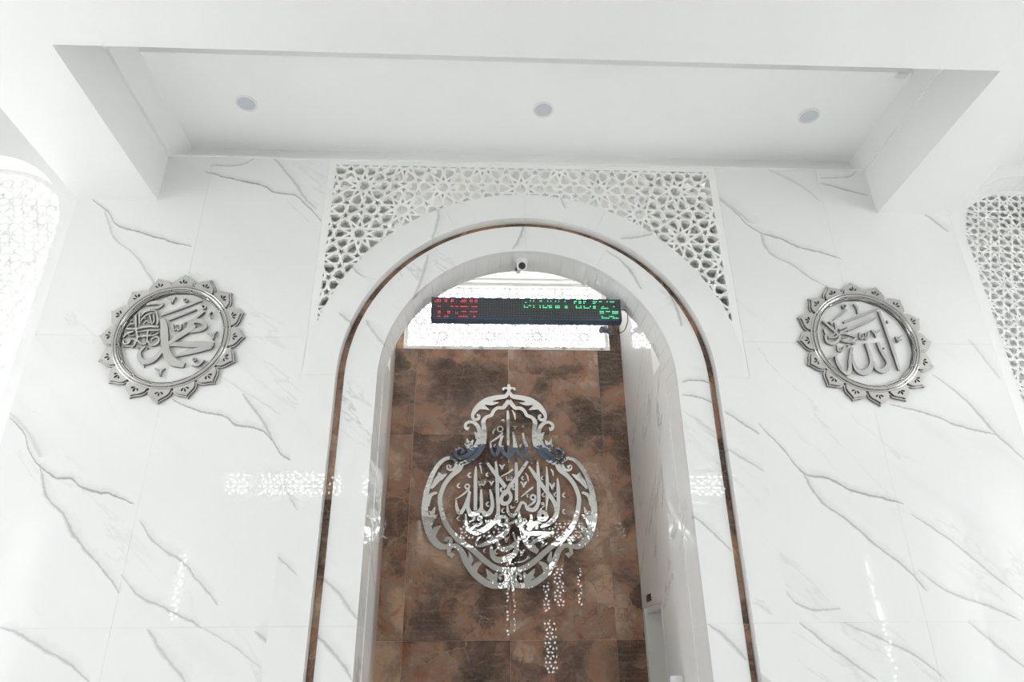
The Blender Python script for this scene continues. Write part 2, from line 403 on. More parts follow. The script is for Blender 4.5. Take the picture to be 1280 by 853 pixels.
def lattice(bm, L, ox, oz, bounds, inside, w, y0, y1):
    """bars of the girih network, clipped to inside(x,z); (ox,oz) is one rosette centre"""
    x0, x1, z0, z1 = bounds; seen = set(); base = girih(L); k = 0
    ci, si = 0.80902*L, 0.58779*L
    n = int(max(x1-x0, z1-z0)/L)+6
    for i in range(-2*n, 2*n):
        for j in range(-2*n, 2*n):
            cx, cz = ox+(i+j)*ci, oz+(i-j)*si
            if cx < x0-L or cx > x1+L or cz < z0-L or cz > z1+L: continue
            for (ax, az), (bx, bz) in base:
                p, q = (cx+ax, cz+az), (cx+bx, cz+bz)
                key = tuple(sorted(((round(p[0], 3), round(p[1], 3)), (round(q[0], 3), round(q[1], 3)))))
                if key in seen: continue
                seen.add(key)
                f = lambda t: inside(p[0]+(q[0]-p[0])*t, p[1]+(q[1]-p[1])*t)
                st = [f(u/6) for u in range(7)]
                if not any(st): continue
                i0 = st.index(True); i1 = 6-st[::-1].index(True); ta, tb = i0/6, i1/6
                if i0 > 0:
                    lo, hi = (i0-1)/6, ta
                    for _ in range(7):
                        mm = (lo+hi)/2
                        if f(mm): hi = mm
                        else: lo = mm
                    ta = hi
                if i1 < 6:
                    lo, hi = tb, (i1+1)/6
                    for _ in range(7):
                        mm = (lo+hi)/2
                        if f(mm): lo = mm
                        else: hi = mm
                    tb = lo
                P0 = (p[0]+(q[0]-p[0])*ta, p[1]+(q[1]-p[1])*ta); P1 = (p[0]+(q[0]-p[0])*tb, p[1]+(q[1]-p[1])*tb)
                dx, dz = P1[0]-P0[0], P1[1]-P0[1]; l = hypot(dx, dz)
                if l < 0.004: continue
                dx /= l; dz /= l; ex = w*0.30; k += 1
                nx, nz = -dz*w/2, dx*w/2; yy = y0-((k*0.6180339887) % 1.0)*0.0025
                A = (P0[0]-dx*ex, P0[1]-dz*ex); Bq = (P1[0]+dx*ex, P1[1]+dz*ex)
                ring = [(A[0]+nx, A[1]+nz), (A[0]-nx, A[1]-nz), (Bq[0]-nx, Bq[1]-nz), (Bq[0]+nx, Bq[1]+nz)]
                a = [bm.verts.new((x, yy, z)) for x, z in ring]; b = [bm.verts.new((x, y1, z)) for x, z in ring]
                bm.faces.new(a); bm.faces.new(b[::-1])
                for h in range(4): bm.faces.new((a[h], b[h], b[(h+1) % 4], a[(h+1) % 4]))
    return bm

def wall_holes(bm, u0, u1, z0, z1, holes, t0, t1, axis='x'):
    us = sorted({u0, u1, *[h[0] for h in holes], *[h[1] for h in holes]}); zs = sorted({z0, z1, *[h[2] for h in holes], *[h[3] for h in holes]})
    for i in range(len(us)-1):
        for j in range(len(zs)-1):
            cu, cz = (us[i]+us[i+1])/2, (zs[j]+zs[j+1])/2
            if any(h[0] < cu < h[1] and h[2] < cz < h[3] for h in holes): continue
            if axis == 'x': box(bm, us[i], us[i+1], t0, t1, zs[j], zs[j+1])
            else: box(bm, t0, t1, us[i], us[i+1], zs[j], zs[j+1])
    return bm

# ------------------------------------------------------------ room shell
struct('floor', B(-9.2, 9.2, -4.2, YB+0.2, -0.1, 0), FL)
struct('ground', B(-60, 60, -60, 60, -0.4, -0.3), mat('pale_paving', (0.66, 0.655, 0.64), 0.8))

# ceiling: low soffit towards the camera, beams, recess with moulded panel
sof = struct('ceiling', B(-9.2, 9.2, -4.2, YF, L0, L0+1.4), PL)
bl = struct('trim_1', B(-XO, -XI, YF, YR+0.1, L0, L0+1.6), PL)
br = struct('trim_2', B(XI, XO, YF, YR+0.1, L0, L0+1.6), PL)

bm = B(-XI, XI, YR, YR+0.05, L1, LP+0.6); box(bm, -XI, XI, YW-0.002, YR, L1, L1+0.025)
struct('wall_recess', bm, PL)
bm = prism(bmesh.new(), [(-XI, L1), (-3.555, L1), (-3.466, LP), (-3.466, LP+0.3), (-XI, LP+0.3)], YF, YR)
prism(bm, [(XI, L1), (3.57, L1), (3.56, LP), (3.56, LP+0.3), (XI, LP+0.3)], YF, YR)
struct('trim_3', bm, PL)
bm = B(-3.55, 3.575, 4.62, YR, LP, LP+0.3); box(bm, -3.55, 3.575, YF, 4.62, LP+0.12, LP+0.3)
struct('ceiling_recess', bm, plaster('bounce_lit_paint', (0.94, 0.94, 0.93)))  # panel colour lifted above the other white paint in place of bounced light
struct('ceiling_side_bay', box(B(-9.2, -XO, YF, 7.4, 7.1, 7.3), XO, 9.2, YF, 7.4, 6.5, 6.7), PL)
bm = bmesh.new(); box(bm, -9.2, -XO, YF, YF+0.15, L0, 7.2); box(bm, XO, 9.2, YF, YF+0.15, L0, 6.6)
struct('trim_4', bm, PL)

# main wall: backing plus one object for every marble slab
def front_wall(name, sx, m):
    x0, x1 = (-XO, -S) if sx < 0 else (S, XO)
    r = obj(name, B(x0, x1, YW+0.02, YW+0.33, 0, L1+0.05), GROUT, kind='structure')
    jx = [x0, -3.135, x1] if sx < 0 else [x0, 3.06, x1]
    jz = [0, J1, J2, L1]; g = 0.0007
    for a in range(len(jx)-1):
        for b in range(3):
            bm = B(jx[a]+g, jx[a+1]-(g if a < len(jx)-2 else 0), YW, YW+0.02, jz[b]+g, jz[b+1]-g)
            part('marble_slab', bm, m, r)
    return r
front_wall('wall_front_left', -1, MW); front_wall('wall_front_right', 1, MR)

# arch surround: outer marble band (flush), brown inlay in the groove, inner band standing slightly proud
def band(name, m, ra, rb, xo, y0, y1, cuts, leg_cuts, square=False):
    r = root(name, (0, y0, ZA), kind='structure'); g = 0.015
    for k in range(len(cuts)-1):
        part('marble_segment', arc(bmesh.new(), 0, ZA, ra, rb, cuts[k]+g, cuts[k+1]-g, y0, y1, max(6, int((cuts[k+1]-cuts[k])/2.5))), m, r)
    for s in (-1, 1):
        for z0, z1 in zip(leg_cuts[:-1], leg_cuts[1:]):
            a, b = sorted((s*ra, s*xo)); part('marble_slab', B(a, b, y0, y1, z0+0.0005, z1-0.0005), m, r)
    return r
band('trim_5', MB_, RS, RO, S, YW-0.012, YW+0.09, [0, 33, 66, 90, 114, 147, 180], [0, J1, ZA])
band('trim_6', MI, RI, RB, RB, YW+0.04, YW+0.10, [0, 30, 60, 90, 120, 150, 180], [0, J1, ZA])
band('trim_7', MBR, RB-0.03, RS+0.03, RS+0.03, YW+0.09, YW+0.105, [0, 22, 44, 67, 90, 113, 136, 158, 180], [0, 0.9, J1, 2.9, ZA])
body = bmesh.new(); arc(body, 0, ZA, RI+0.005, RO, 0, 180, YW+0.105, 6.12, 64)
for s in (-1, 1):
    a, b = sorted((s*(RI+0.005), s*S)); box(body, a, b, YW+0.105, 6.12, 0, ZA)
struct('wall_arch', body, PL)
# soffit and jamb lining: narrow tiles round the curve, slabs down the jambs
r = root('trim_8', (0, 6.0, ZA), kind='structure'); n = 34
for k in range(n):
    part('soffit_tile', arc(bmesh.new(), 0, ZA, RI, RI+0.005, 180*k/n+0.10, 180*(k+1)/n-0.10, YW+0.10, 6.12, 2), MJ, r)
for s in (-1, 1):
    for z0, z1 in ((0, 1.93), (1.93, ZA)):
        a, b = sorted((s*RI, s*(RI+0.005))); part('jamb_slab', B(a, b, YW+0.10, 6.12, z0+0.001, z1-0.001), MJ, r)
# deeper pillars behind the arch, full height, carrying the niche
for s, nm in ((-1, 'wall_pillar_left'), (1, 'wall_pillar_right')):
    a, b = sorted((s*(RI+0.005), s*2.2)); r = obj(nm, B(a, b, 6.125, 6.55, 0, 7.0), PD, kind='structure')
    for z0, z1 in ((0, 1.93), (1.93, 4.33)):
        a, b = sorted((s*(RI-0.006), s*(RI+0.005))); part('marble_slab', B(a, b, 6.125, 6.55, z0+0.001, z1-0.001), MJ, r)
struct('wall_shaft', box(B(-2.35, -2.2, YW+0.33, 6.6, ZA, L1), 2.2, 2.35, YW+0.33, 6.6, ZA, L1), PD)
# ------------------------------------------------------------ niche
ZC = 6.62
struct('ceiling_niche', B(-2.3, 2.3, YR+0.05, YB+0.2, ZC, ZC+0.1), plaster('warm_white_paint', (0.85, 0.84, 0.80)))
def side(name, X, s, holes=()):
    bm = bmesh.new(); wall_holes(bm, 6.55, YB+0.12, 0, ZC, holes, *sorted((X, X+s*0.5)), axis='y')
    return bm
DR = (7.59, 8.42, 0, 2.25)
wl = struct('wall_niche_left', side('', NL-0.012, -1), GROUT); wr = struct('wall_niche_right', side('', NR+0.012, 1, [DR]), GROUT)
for X, s, w in ((NL, -1, wl), (NR, 1, wr)):
    a, b = sorted((X, X+s*0.012))
    for y0, y1 in ((6.55, 7.58), (7.58, YB)):
        for z0, z1 in ((0, 1.93), (1.93, 4.33), (4.33, ZC)):
            if s > 0 and y0 > 7 and z0 < 2: 
                if z0 == 0: continue
                z0 = 2.25
            part('marble_slab', B(a, b, y0+0.001, y1-0.001, z0+0.001, z1-0.001), MJ , w)
part('marble_slab', B(NR, NR+0.012, 8.42, YB, 0, 2.249), MJ, wr)
WX0, WX1, WZ1 = NL+0.10, NR-0.15, ZC-0.03
bk = bmesh.new(); wall_holes(bk, -2.2, 2.2, 0, ZC, [(WX0, WX1, SILL, WZ1)], YB+0.012, YB+0.25)
wb = struct('wall_niche_back', bk, GROUT)
xs = [NL, -1.27, -0.065, 1.135, NR]; zs = [0, J1, J2, SILL]
for i in range(4):
    for j in range(3): part('brown_slab', B(xs[i]+0.0012, xs[i+1]-0.0012, YB, YB+0.012, zs[j]+0.0012, zs[j+1]-0.0012), MBR, wb)
part('brown_slab', B(NL, WX0, YB, YB+0.012, SILL, ZC), MBR, wb); part('brown_slab', B(WX1, NR, YB, YB+0.012, SILL, ZC), MBR, wb)
part('brown_slab', B(WX0, WX1, YB, YB+0.012, WZ1, ZC), PL, wb, label='white painted strip')
w1 = root('window_1', (0, YB+0.1, SILL), kind='structure')
bm = bmesh.new(); f = 0.045
box(bm, WX0, WX1, YB-0.005, YB+0.2, SILL, SILL+f); box(bm, WX0, WX1, YB+0.08, YB+0.2, WZ1-f, WZ1); box(bm, WX0, WX0+f, YB+0.08, YB+0.2, SILL, WZ1); box(bm, WX1-f, WX1, YB+0.08, YB+0.2, SILL, WZ1)
part('window_frame', bm, GRC, w1)
part('lattice', lattice(bmesh.new(), 0.40, 0.02, SILL+0.5, (WX0, WX1, SILL, WZ1), lambda x, z: WX0 < x < WX1 and SILL < z < WZ1, 0.018, YB+0.14, YB+0.155), BLOOM, w1)
for px in (555, 602, 653, 705, 752):
    x, z = at(px, 434, YB); part('sill_bracket', box(B(x-0.03, x+0.03, YB-0.012, YB, SILL+0.01, SILL+0.025), x-0.008, x+0.008, YB-0.02, YB, SILL+0.005, SILL+0.04), plaster('stained_cream', (0.5, 0.47, 0.4)), w1)
# doorway in the right niche wall
d1 = root('door_1', (NR+0.2, 8.0, 0), kind='structure')
bm = bmesh.new(); box(bm, NR, NR+0.5, DR[0], DR[0]+0.05, 0, 2.25); box(bm, NR+0.02, NR+0.5, DR[0], DR[1], 2.2, 2.25); 
part('door_frame', bm, WPL, d1)
bm = bmesh.new(); box(bm, NR+0.30, NR+0.34, DR[0]+0.05, DR[1]-0.0, 0, 2.2)
part('door_leaf', bm, mat('cream_paint', (0.62, 0.62, 0.57), 0.4), d1)
part('hinge', B(NR+0.27, NR+0.30, DR[0]+0.05, DR[0]+0.07, 1.8, 1.93), ST, d1)
o = obj('sign_plate', B(NR-0.012, NR, 8.03, 8.22, 2.30, 2.375), mat('maroon_enamel', (0.06, 0.015, 0.012), 0.3))
o['label'] = 'small dark maroon plate on the niche side wall above the doorway'; o['category'] = 'sign'

# ------------------------------------------------------------ pierced screen over the arch
scr = root('lattice_screen', (0, YW, ZA), label='white pierced star-pattern screen filling the space above the marble arch', category='screen')
bm = bmesh.new(); f = 0.075
box(bm, -S, -S+f, YW+0.002, YW+0.06, ZA, L1); box(bm, S-f, S, YW+0.002, YW+0.06, ZA, L1); box(bm, -S+f, S-f, YW+0.002, YW+0.06, L1-0.055, L1)
part('frame', bm, GRC, scr)
part('lattice', lattice(bmesh.new(), 0.487, at(455, 232, YW)[0], at(455, 232, YW)[1], (-S, S, ZA, L1), lambda x, z: abs(x) < S-f+0.01 and ZA+0.2 < z < L1-0.05 and hypot(x, z-ZA) > RO-0.05, 0.0225, YW+0.004, YW+0.058), GRC, scr)

# ------------------------------------------------------------ side bays with arched lattice windows
def bay(sx, nm, n):
    cx = sx*5.38; rr = 0.88; zc = 3.88+1.6; y0, y1 = 5.76, 6.0
    bm = bmesh.new()
    x0, x1 = sorted((sx*XO, sx*9.2)); top = 7.2 if sx < 0 else 6.6
    N_ = 32
    arcp = [(cx+rr*cos(pi*k/N_), zc+rr*sin(pi*k/N_)) for k in range(N_+1)]
    # wall with an arched opening, built as columns above the arc and piers beside it
    box(bm, x0, cx-rr, y0, y1+0.15, 0, top); box(bm, cx+rr, x1, y0, y1+0.15, 0, top); box(bm, cx-rr, cx+rr, y0, y1+0.15, 0, 0.9)
    for a, b in zip(arcp[:-1], arcp[1:]):
        prism(bm, [(b[0], b[1]), (a[0], a[1]), (a[0], top), (b[0], top)], y0, y1+0.15)
    struct(nm, bm, PL)
    w = root('window_%d' % n, (cx, y1, 0.9), kind='structure')
    ins = lambda x, z: abs(x-cx) < rr and z > 0.9 and (z < zc or hypot(x-cx, z-zc) < rr)
    c = at(53, 276, y1) if sx < 0 else at(1228, 268, y1)
    zl = 0.9 if sx < 0 else 0.9
    part('lattice', lattice(bmesh.new(), 0.375, c[0], c[1], (cx-rr, cx+rr, 2.2, zc+rr), lambda x, z: ins(x, z) and z > 2.2, 0.027 if sx < 0 else 0.021, y1, y1+(0.03 if sx < 0 else 0.016)), BLOOM if sx < 0 else GRC, w)
    bm = bmesh.new(); box(bm, cx-rr, cx+rr, y1, y1+0.04, 0.9, 2.2)
    arc(bm, cx, zc, rr-0.05, rr+0.02, 0, 180, y1-0.004, y1+0.05, 40); box(bm, cx-rr, cx-rr+0.05, y1-0.004, y1+0.05, 2.2, zc); box(bm, cx+rr-0.05, cx+rr, y1-0.004, y1+0.05, 2.2, zc)
    part('window_frame', bm, GRC, w)
bay(-1, 'wall_bay_left', 2); bay(1, 'wall_bay_right', 3)
struct('wall_outside_shade_roof', box(box(B(4.0, 9.2, 6.42, 6.6, -0.3, 6.6), 4.0, 6.6, 6.15, 6.42, 6.45, 6.6), 4.0, 4.1, 6.15, 6.6, -0.3, 6.6), PL)  # unseen roof and end wall added to shade the wall behind the lattice

# ------------------------------------------------------------ rest of the hall (behind and beside the camera)
cler = [(-6.05, -5.5, 5.15, 5.72), (-5.3, -3.5, 5.15, 5.72), (-1.0, 0.3, 5.15, 5.72), (0.75, 2.66, 5.15, 5.72), (4.3, 5.4, 5.15, 5.72), (-3.1, -2.3, 5.15, 5.72)]
tall = [(1.41, 1.60, 3.15, 3.95), (1.72, 2.02, 3.3, 4.42), (2.40, 2.54, 3.3, 4.35), (1.41, 1.76, 1.6, 2.95), (0.35, 0.43, 2.5, 4.9), (0.55, 0.62, 2.5, 4.9), (7.94, 8.14, 3.0, 3.95), (7.98, 8.16, 2.54, 2.9), (7.98, 8.22, 1.2, 2.46), (-6.75, -6.5, 2.6, 4.0)]
holes = cler+tall
struct('wall_rear', wall_holes(bmesh.new(), -9.2, 9.2, 0, L0, holes, -4.2, -4.0), plaster('grey_beige_paint', (0.42, 0.41, 0.39)))
for k, h in enumerate(holes):
    w = root('window_%d' % (4+k), ((h[0]+h[1])/2, -4.1, h[2]), kind='structure')
    part('lattice', lattice(bmesh.new(), 0.42, 0.0, h[3]-0.35, h, lambda x, z: h[0] < x < h[1] and h[2] < z < h[3], 0.034, -4.12, -4.08), GRC, w)
sideh = [(0.2, 2.5, 1.5, 5.3), (-3.5, -2.5, 1.0, 4.6), (-1.7, -0.7, 1.0, 4.6)]  # first is an unseen opening, added and sized to light the hall
for sx, nn in ((-1, 20), (1, 23)):
    for h in sideh[1:]:
        nn += 1
        w = root('window_%d' % nn, (sx*9.3, (h[0]+h[1])/2, h[2]), kind='structure')
        bm = lattice(bmesh.new(), 0.42, h[0]+0.3, h[3]-0.3, h, lambda x, z: h[0] < x < h[1] and h[2] < z < h[3], 0.034, 9.28, 9.32)
        for v in bm.verts: v.co = Vector((sx*v.co.y, v.co.x, v.co.z))
        part('lattice', bm, GRC, w)
struct('wall_left', wall_holes(bmesh.new(), -4.2, 7.4, 0, 7.2, sideh, -9.4, -9.2, axis='y'), PL)
struct('wall_right', wall_holes(bmesh.new(), -4.2, 7.4, 0, 7.2, sideh, 9.2, 9.4, axis='y'), PL)

# ------------------------------------------------------------ steel medallions
def medallion(name, cx, cz, label):
    r = root(name, (cx, YW, cz), label=label, category='medallion')
    R1, R0 = 0.632, 0.475
    def petal(sc, a, y0, y1):
        bm = bmesh.new(); hw = radians(11.8 if sc == 1 else 10.2); P = []
        tip = R0+(R1-R0)*sc; sh = [(0.0, 1.0), (0.10, 0.90), (0.30, 0.80), (0.58, 0.69), (0.82, 0.55), (0.96, 0.34), (1.0, 0.20), (1.0, -0.2)]
        for t, h in sh: P.append((a-hw*t, R0+(tip-R0)*h))
        for t, h in sh[::-1][:-1]: P.append((a+hw*t, R0+(tip-R0)*h))
        prism(bm, [(cx+q*sin(t), cz+q*cos(t)) for t, q in P], y0, y1); return bm
    for k in range(16):
        a = 2*pi*k/16
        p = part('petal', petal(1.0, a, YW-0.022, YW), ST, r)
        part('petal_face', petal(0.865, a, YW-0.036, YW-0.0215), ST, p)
        bm = bmesh.new()
        for g, ln in ((-0.85, .044), (0, .050), (0.85, .044)):
            bx, bz = cx+0.521*sin(a), cz+0.521*cos(a); t = a+g
            ux, uz = sin(t), cos(t)
            stroke(bm, [(bx+ux*.013, bz+uz*.013), (bx+ux*.034, bz+uz*.034), (bx+ux*ln, bz+uz*ln)], [.003, .016, .004], YW-0.0375, YW-0.03, sub=3)
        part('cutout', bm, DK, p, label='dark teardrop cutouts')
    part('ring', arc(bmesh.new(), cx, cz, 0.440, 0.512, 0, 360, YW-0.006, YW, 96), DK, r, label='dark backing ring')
    for ra, rb, y in ((0.489, 0.508, 0.044), (0.464, 0.484, 0.050), (0.442, 0.459, 0.036)):
        bm = bmesh.new(); n = 96; q_ = (rb-ra)
        prof = [(ra, YW-0.005), (ra, YW-y*0.85), (ra+q_*0.3, YW-y), (ra+q_*0.7, YW-y), (rb, YW-y*0.85), (rb, YW-0.005)]
        R_ = [[bm.verts.new((cx+q*cos(2*pi*k/n), yy, cz+q*sin(2*pi*k/n))) for q, yy in prof] for k in range(n)]
        for k in range(n):
            for j in range(6): bm.faces.new((R_[k][j], R_[k][(j+1) % 6], R_[(k+1) % n][(j+1) % 6], R_[(k+1) % n][j]))
        part('ring', bm, ST, r, smooth=True)
    return r
def writer(r, ox, oy, sc, Y, depth, m, standoff=0.006):
    """strokes measured on an enlarged view of the photograph, laid on the wall plane"""
    ppm = (at(ox+100, oy, Y)[0]-at(ox, oy, Y)[0])/100
    def w(pts, ws, closed=False, name='letter_stroke', yb=None):
        P = [at(ox+a/sc, oy+b/sc, Y) for a, b in pts]
        ws = [q/sc*ppm for q in (ws if isinstance(ws, (list, tuple)) else [ws])]
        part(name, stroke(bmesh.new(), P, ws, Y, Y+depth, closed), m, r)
    def ring(x, y, rad, wd, name='letter_ring'):
        w([(x+rad*cos(t*pi/4), y+rad*sin(t*pi/4)) for t in range(8)], wd, True, name)
    def tick(x, y, s=1.0, name='vowel_mark'):
        w([(x+6*s, y-14*s), (x-4*s, y-4*s), (x, y+6*s), (x+10*s, y+6*s)], [4*s, 9*s, 7*s, 3*s], name=name)
    def vee(x, y, s=1.0):
        w([(x-16*s, y-8*s), (x-6*s, y-4*s), (x, y+16*s), (x+6*s, y-2*s), (x+16*s, y-10*s)], [6*s, 8*s, 5*s, 8*s, 6*s], name='vowel_mark')
    def wmark(x, y, s=1.0):
        w([(x-20*s, y-14*s), (x-16*s, y+12*s), (x-4*s, y+8*s), (x, y-10*s), (x+4*s, y+12*s), (x+16*s, y+8*s), (x+20*s, y-16*s)], 7*s, name='vowel_mark')
    return w, ring, tick, vee, wmark

ml = medallion('calligraphy_medallion', -3.15, 2.715+1.6, 'round steel calligraphy medallion with a dense writing cluster, on the marble left of the arch')
w, ring, tick, vee, wm = writer(ml, 190, 360, 7.11, YW-0.024, 0.020, ST)
w([(78, 242), (260, 178), (445, 108)], [20, 22, 18]); w([(150, 285), (270, 238), (395, 190)], [16, 20, 16]); w([(285, 315), (380, 275), (465, 208)], [14, 18, 16]); ring(458, 168, 18, 13)
w([(88, 275), (108, 340), (112, 420), (116, 510), (140, 600), (190, 660), (288, 688)], [40, 58, 66, 64, 66, 72, 44])
w([(108, 525), (70, 580), (10, 640), (-60, 660), (-108, 630), (-112, 570), (-60, 520)], [16, 36, 44, 46, 38, 30, 14])
w([(140, 505), (240, 430), (330, 370), (380, 330)], [26, 50, 58, 50]); w([(340, 385), (430, 370), (470, 345), (452, 310), (395, 292), (340, 320), (330, 360)], [34, 44, 40, 36, 40, 44, 40])
w([(125, 510), (220, 500), (330, 502), (450, 500), (548, 506)], [20, 42, 56, 56, 44]); w([(530, 525), (430, 548), (320, 575), (212, 606)], [36, 50, 46, 20])
w([(-50, 152), (20, 132), (90, 142), (50, 180), (-20, 188)], [14, 40, 26, 18, 10])
wm(222, 350, 1.9)
w([(140, 92), (165, 112), (178, 138), (190, 100), (212, 78)], [10, 18, 10, 16, 10], name='vowel_mark'); ring(300, 108, 15, 11, 'vowel_mark')
w([(532, 212), (512, 235), (524, 272)], [8, 14, 6], name='vowel_mark'); w([(492, 400), (522, 418), (540, 458), (552, 410), (578, 385)], [10, 16, 9, 14, 10], name='vowel_mark')
ring(376, 636, 14, 10, 'vowel_mark'); w([(355, 688), (410, 690), (466, 642)], [10, 18, 8], name='vowel_mark')
w([(26, 716), (55, 738), (70, 782), (82, 735), (116, 712)], [10, 18, 9, 16, 10], name='vowel_mark'); w([(-72, 672), (-84, 690), (-70, 705)], [8, 14, 6], name='vowel_mark')
w, ring, tick, vee, wm = writer(ml, 140, 360, 10.66, YW-0.026, 0.020, ST)
for pts, ws in [([(322, 350), (318, 450), (322, 560), (340, 660), (320, 720)], 24), ([(372, 335), (365, 400), (372, 478)], 20), ([(390, 440), (420, 400), (470, 360), (540, 335)], 18),
    ([(500, 350), (520, 430), (530, 480), (560, 440), (556, 350)], 18), ([(590, 320), (606, 380), (612, 450), (590, 500)], 22), ([(192, 545), (330, 545), (470, 520), (625, 520)], 24),
    ([(330, 590), (450, 575), (625, 568)], 14), ([(150, 662), (210, 610), (300, 580)], 20), ([(340, 655), (470, 640), (560, 632), (625, 600)], 20),
    ([(150, 700), (160, 745), (215, 740), (255, 690), (310, 700), (300, 760), (262, 795)], 20), ([(330, 690), (390, 750), (450, 740), (474, 660), (480, 560)], 20),
    ([(470, 700), (520, 765), (600, 745), (628, 690), (590, 650), (520, 690)], 22), ([(388, 375), (440, 322), (540, 298), (600, 320)], 18), ([(200, 520), (245, 490), (300, 480)], 14),
    ([(420, 480), (460, 440), (500, 470)], 16), ([(200, 600), (240, 640), (300, 640)], 14), ([(560, 590), (520, 610), (515, 650)], 12), ([(380, 610), (400, 650), (440, 690)], 12), ([(140, 770), (200, 780), (300, 775)], 14)]:
    w(pts, ws, name='cluster_stroke')
for x, y in ((250, 440), (300, 390), (440, 410), (245, 690), (350, 800), (470, 800), (640, 410)): ring(x, y, 10, 8, 'vowel_mark')

mr = medallion('calligraphy_medallion', 3.115, 2.735+1.6, 'round steel calligraphy medallion with widely spaced letters, on the marble right of the arch')
w, ring, tick, vee, wm = writer(mr, 1010, 370, 7.107, YW-0.024, 0.020, ST)
w([(632, 138), (690, 300), (750, 460), (812, 662)], [22, 22, 30, 16])
w([(618, 415), (655, 500), (712, 590), (700, 645), (655, 668), (605, 640), (585, 580)], [26, 28, 34, 44, 40, 30, 14])
w([(515, 420), (548, 510), (566, 590), (545, 655), (490, 682), (435, 655), (402, 590), (393, 520)], [24, 30, 34, 44, 48, 40, 24, 14])
w([(245, 530), (265, 600), (305, 660), (350, 690), (372, 650), (374, 560), (392, 460)], [14, 26, 30, 34, 28, 26, 22])
w([(165, 568), (215, 545), (262, 518)], [6, 9, 9]); w([(262, 440), (268, 488), (305, 486), (318, 452)], [9, 12, 12, 8], name='vowel_mark')
w([(315, 236), (470, 175), (622, 112)], [16, 20, 12]); w([(350, 305), (480, 248), (600, 195)], [18, 22, 12])
w([(408, 68), (436, 105), (442, 155)], [16, 22, 10]); ring(320, 92, 15, 11, 'vowel_mark'); w([(345, 125), (290, 172), (228, 212)], [18, 10, 6])
wm(498, 355, 2.0); w([(558, 305), (588, 325), (606, 368)], [10, 20, 10], name='vowel_mark'); w([(595, 345), (640, 302)], [10, 16], name='vowel_mark')
w([(702, 218), (712, 240)], [6, 12], name='vowel_mark'); w([(782, 362), (800, 405), (812, 375), (836, 352)], [14, 14, 12, 12], name='vowel_mark'); w([(785, 395), (835, 385)], [9, 9], name='vowel_mark')
w([(668, 458), (680, 470)], [5, 9], name='vowel_mark')
for pts, ws in [([(128, 222), (200, 280), (268, 345)], [14, 26, 16]), ([(238, 232), (250, 295), (222, 350), (172, 352), (145, 300), (165, 280)], 15), ([(155, 350), (168, 405), (222, 425), (270, 395), (288, 355)], 22),
    ([(180, 372), (240, 368), (295, 335), (360, 345), (425, 372), (385, 408), (310, 402), (278, 372)], 15), ([(278, 300), (342, 272)], 14), ([(280, 328), (352, 300)], 12), ([(300, 372), (350, 368)], 10),
    ([(350, 445), (372, 432)], 14), ([(390, 428), (420, 416)], 14), ([(185, 225), (215, 255)], 12)]:
    w(pts, ws, name='cluster_stroke')

for q in (ml, mr): q.location.y -= 0.0016      # hangs just clear of the slab face

# ------------------------------------------------------------ central framed calligraphy on the brown marble
YC = YB-0.045
cc = root('wall_calligraphy', (-0.05, YB, 3.8), label='large mirror-steel calligraphy in a scrolled lobed frame on the brown marble niche wall', category='calligraphy')
def both(pts_img, ws, o, name, y=YC):          # o = crop origin; the left half is drawn and mirrored about the axis
    ppm = (at(700, 600, YC)[0]-at(600, 600, YC)[0])/100
    P = [at(o[0]+a/6.09, o[1]+b/6.09, YC) for a, b in pts_img]; ws = [1.1*q/6.09*ppm for q in (ws if isinstance(ws, (list, tuple)) else [ws])]
    AX = -0.06
    # axis at each height is the same vertical line: x = AX
    part(name, stroke(bmesh.new(), P, ws, y, YC+0.03), ST2, cc)
    part(name, stroke(bmesh.new(), [(2*AX-x, z) for x, z in P], ws, y, YC+0.03), ST2, cc)
A_, C_ = (530, 480), (530, 600)
def c2a(p): return [(x, y+731) for x, y in p]
both([(648, 128), (615, 170), (598, 185), (560, 185), (530, 208), (512, 240), (475, 255), (452, 288), (458, 350), (457, 420), (442, 480), (405, 535), (345, 582), (280, 612)], [34, 30, 26, 26, 24, 26, 26, 32, 34, 36, 38, 38, 34, 30], A_, 'inner_frame')
both([(285, 600), (268, 650), (210, 700), (165, 755), (135, 820)]+c2a([(122, 150), (132, 230), (155, 310), (195, 380), (245, 440), (262, 468)]), [40, 36, 32, 30, 30, 30, 32, 34, 34, 38, 40], A_, 'inner_frame')
both([(258, 455), (340, 510), (400, 560), (465, 618), (540, 668), (610, 688), (654, 690)], [44, 34, 36, 36, 36, 34, 34], C_, 'inner_frame')
both([(648, 48), (625, 92), (590, 100), (540, 108), (480, 128), (425, 165), (388, 205), (370, 245), (382, 272), (412, 268), (420, 245), (402, 238)], [14, 30, 34, 38, 46, 46, 34, 24, 24, 22, 18, 20], A_, 'scroll')
both([(648, 55), (632, 35), (606, 34), (604, 50)], [12, 14, 14, 16], A_, 'scroll')
both([(470, 140), (520, 150), (572, 142)], [40, 30, 2], A_, 'leaf'); both([(415, 180), (455, 180), (498, 200)], [30, 34, 2], A_, 'leaf')
both([(345, 345), (320, 338), (318, 308), (350, 290), (392, 305), (418, 345), (424, 400), (405, 460), (365, 515), (318, 552), (268, 562), (240, 536), (252, 500), (285, 492), (300, 515), (280, 526)], [34, 22, 22, 22, 26, 30, 34, 36, 32, 30, 26, 24, 22, 18, 18, 24], A_, 'scroll')
both([(405, 420), (398, 385), (378, 366)], [24, 24, 3], A_, 'leaf'); both([(350, 530), (345, 480), (325, 415)], [24, 46, 4], A_, 'leaf'); both([(350, 500), (358, 460), (376, 425)], [20, 30, 4], A_, 'leaf'); both([(345, 495), (325, 470), (308, 455)], [20, 20, 4], A_, 'leaf')
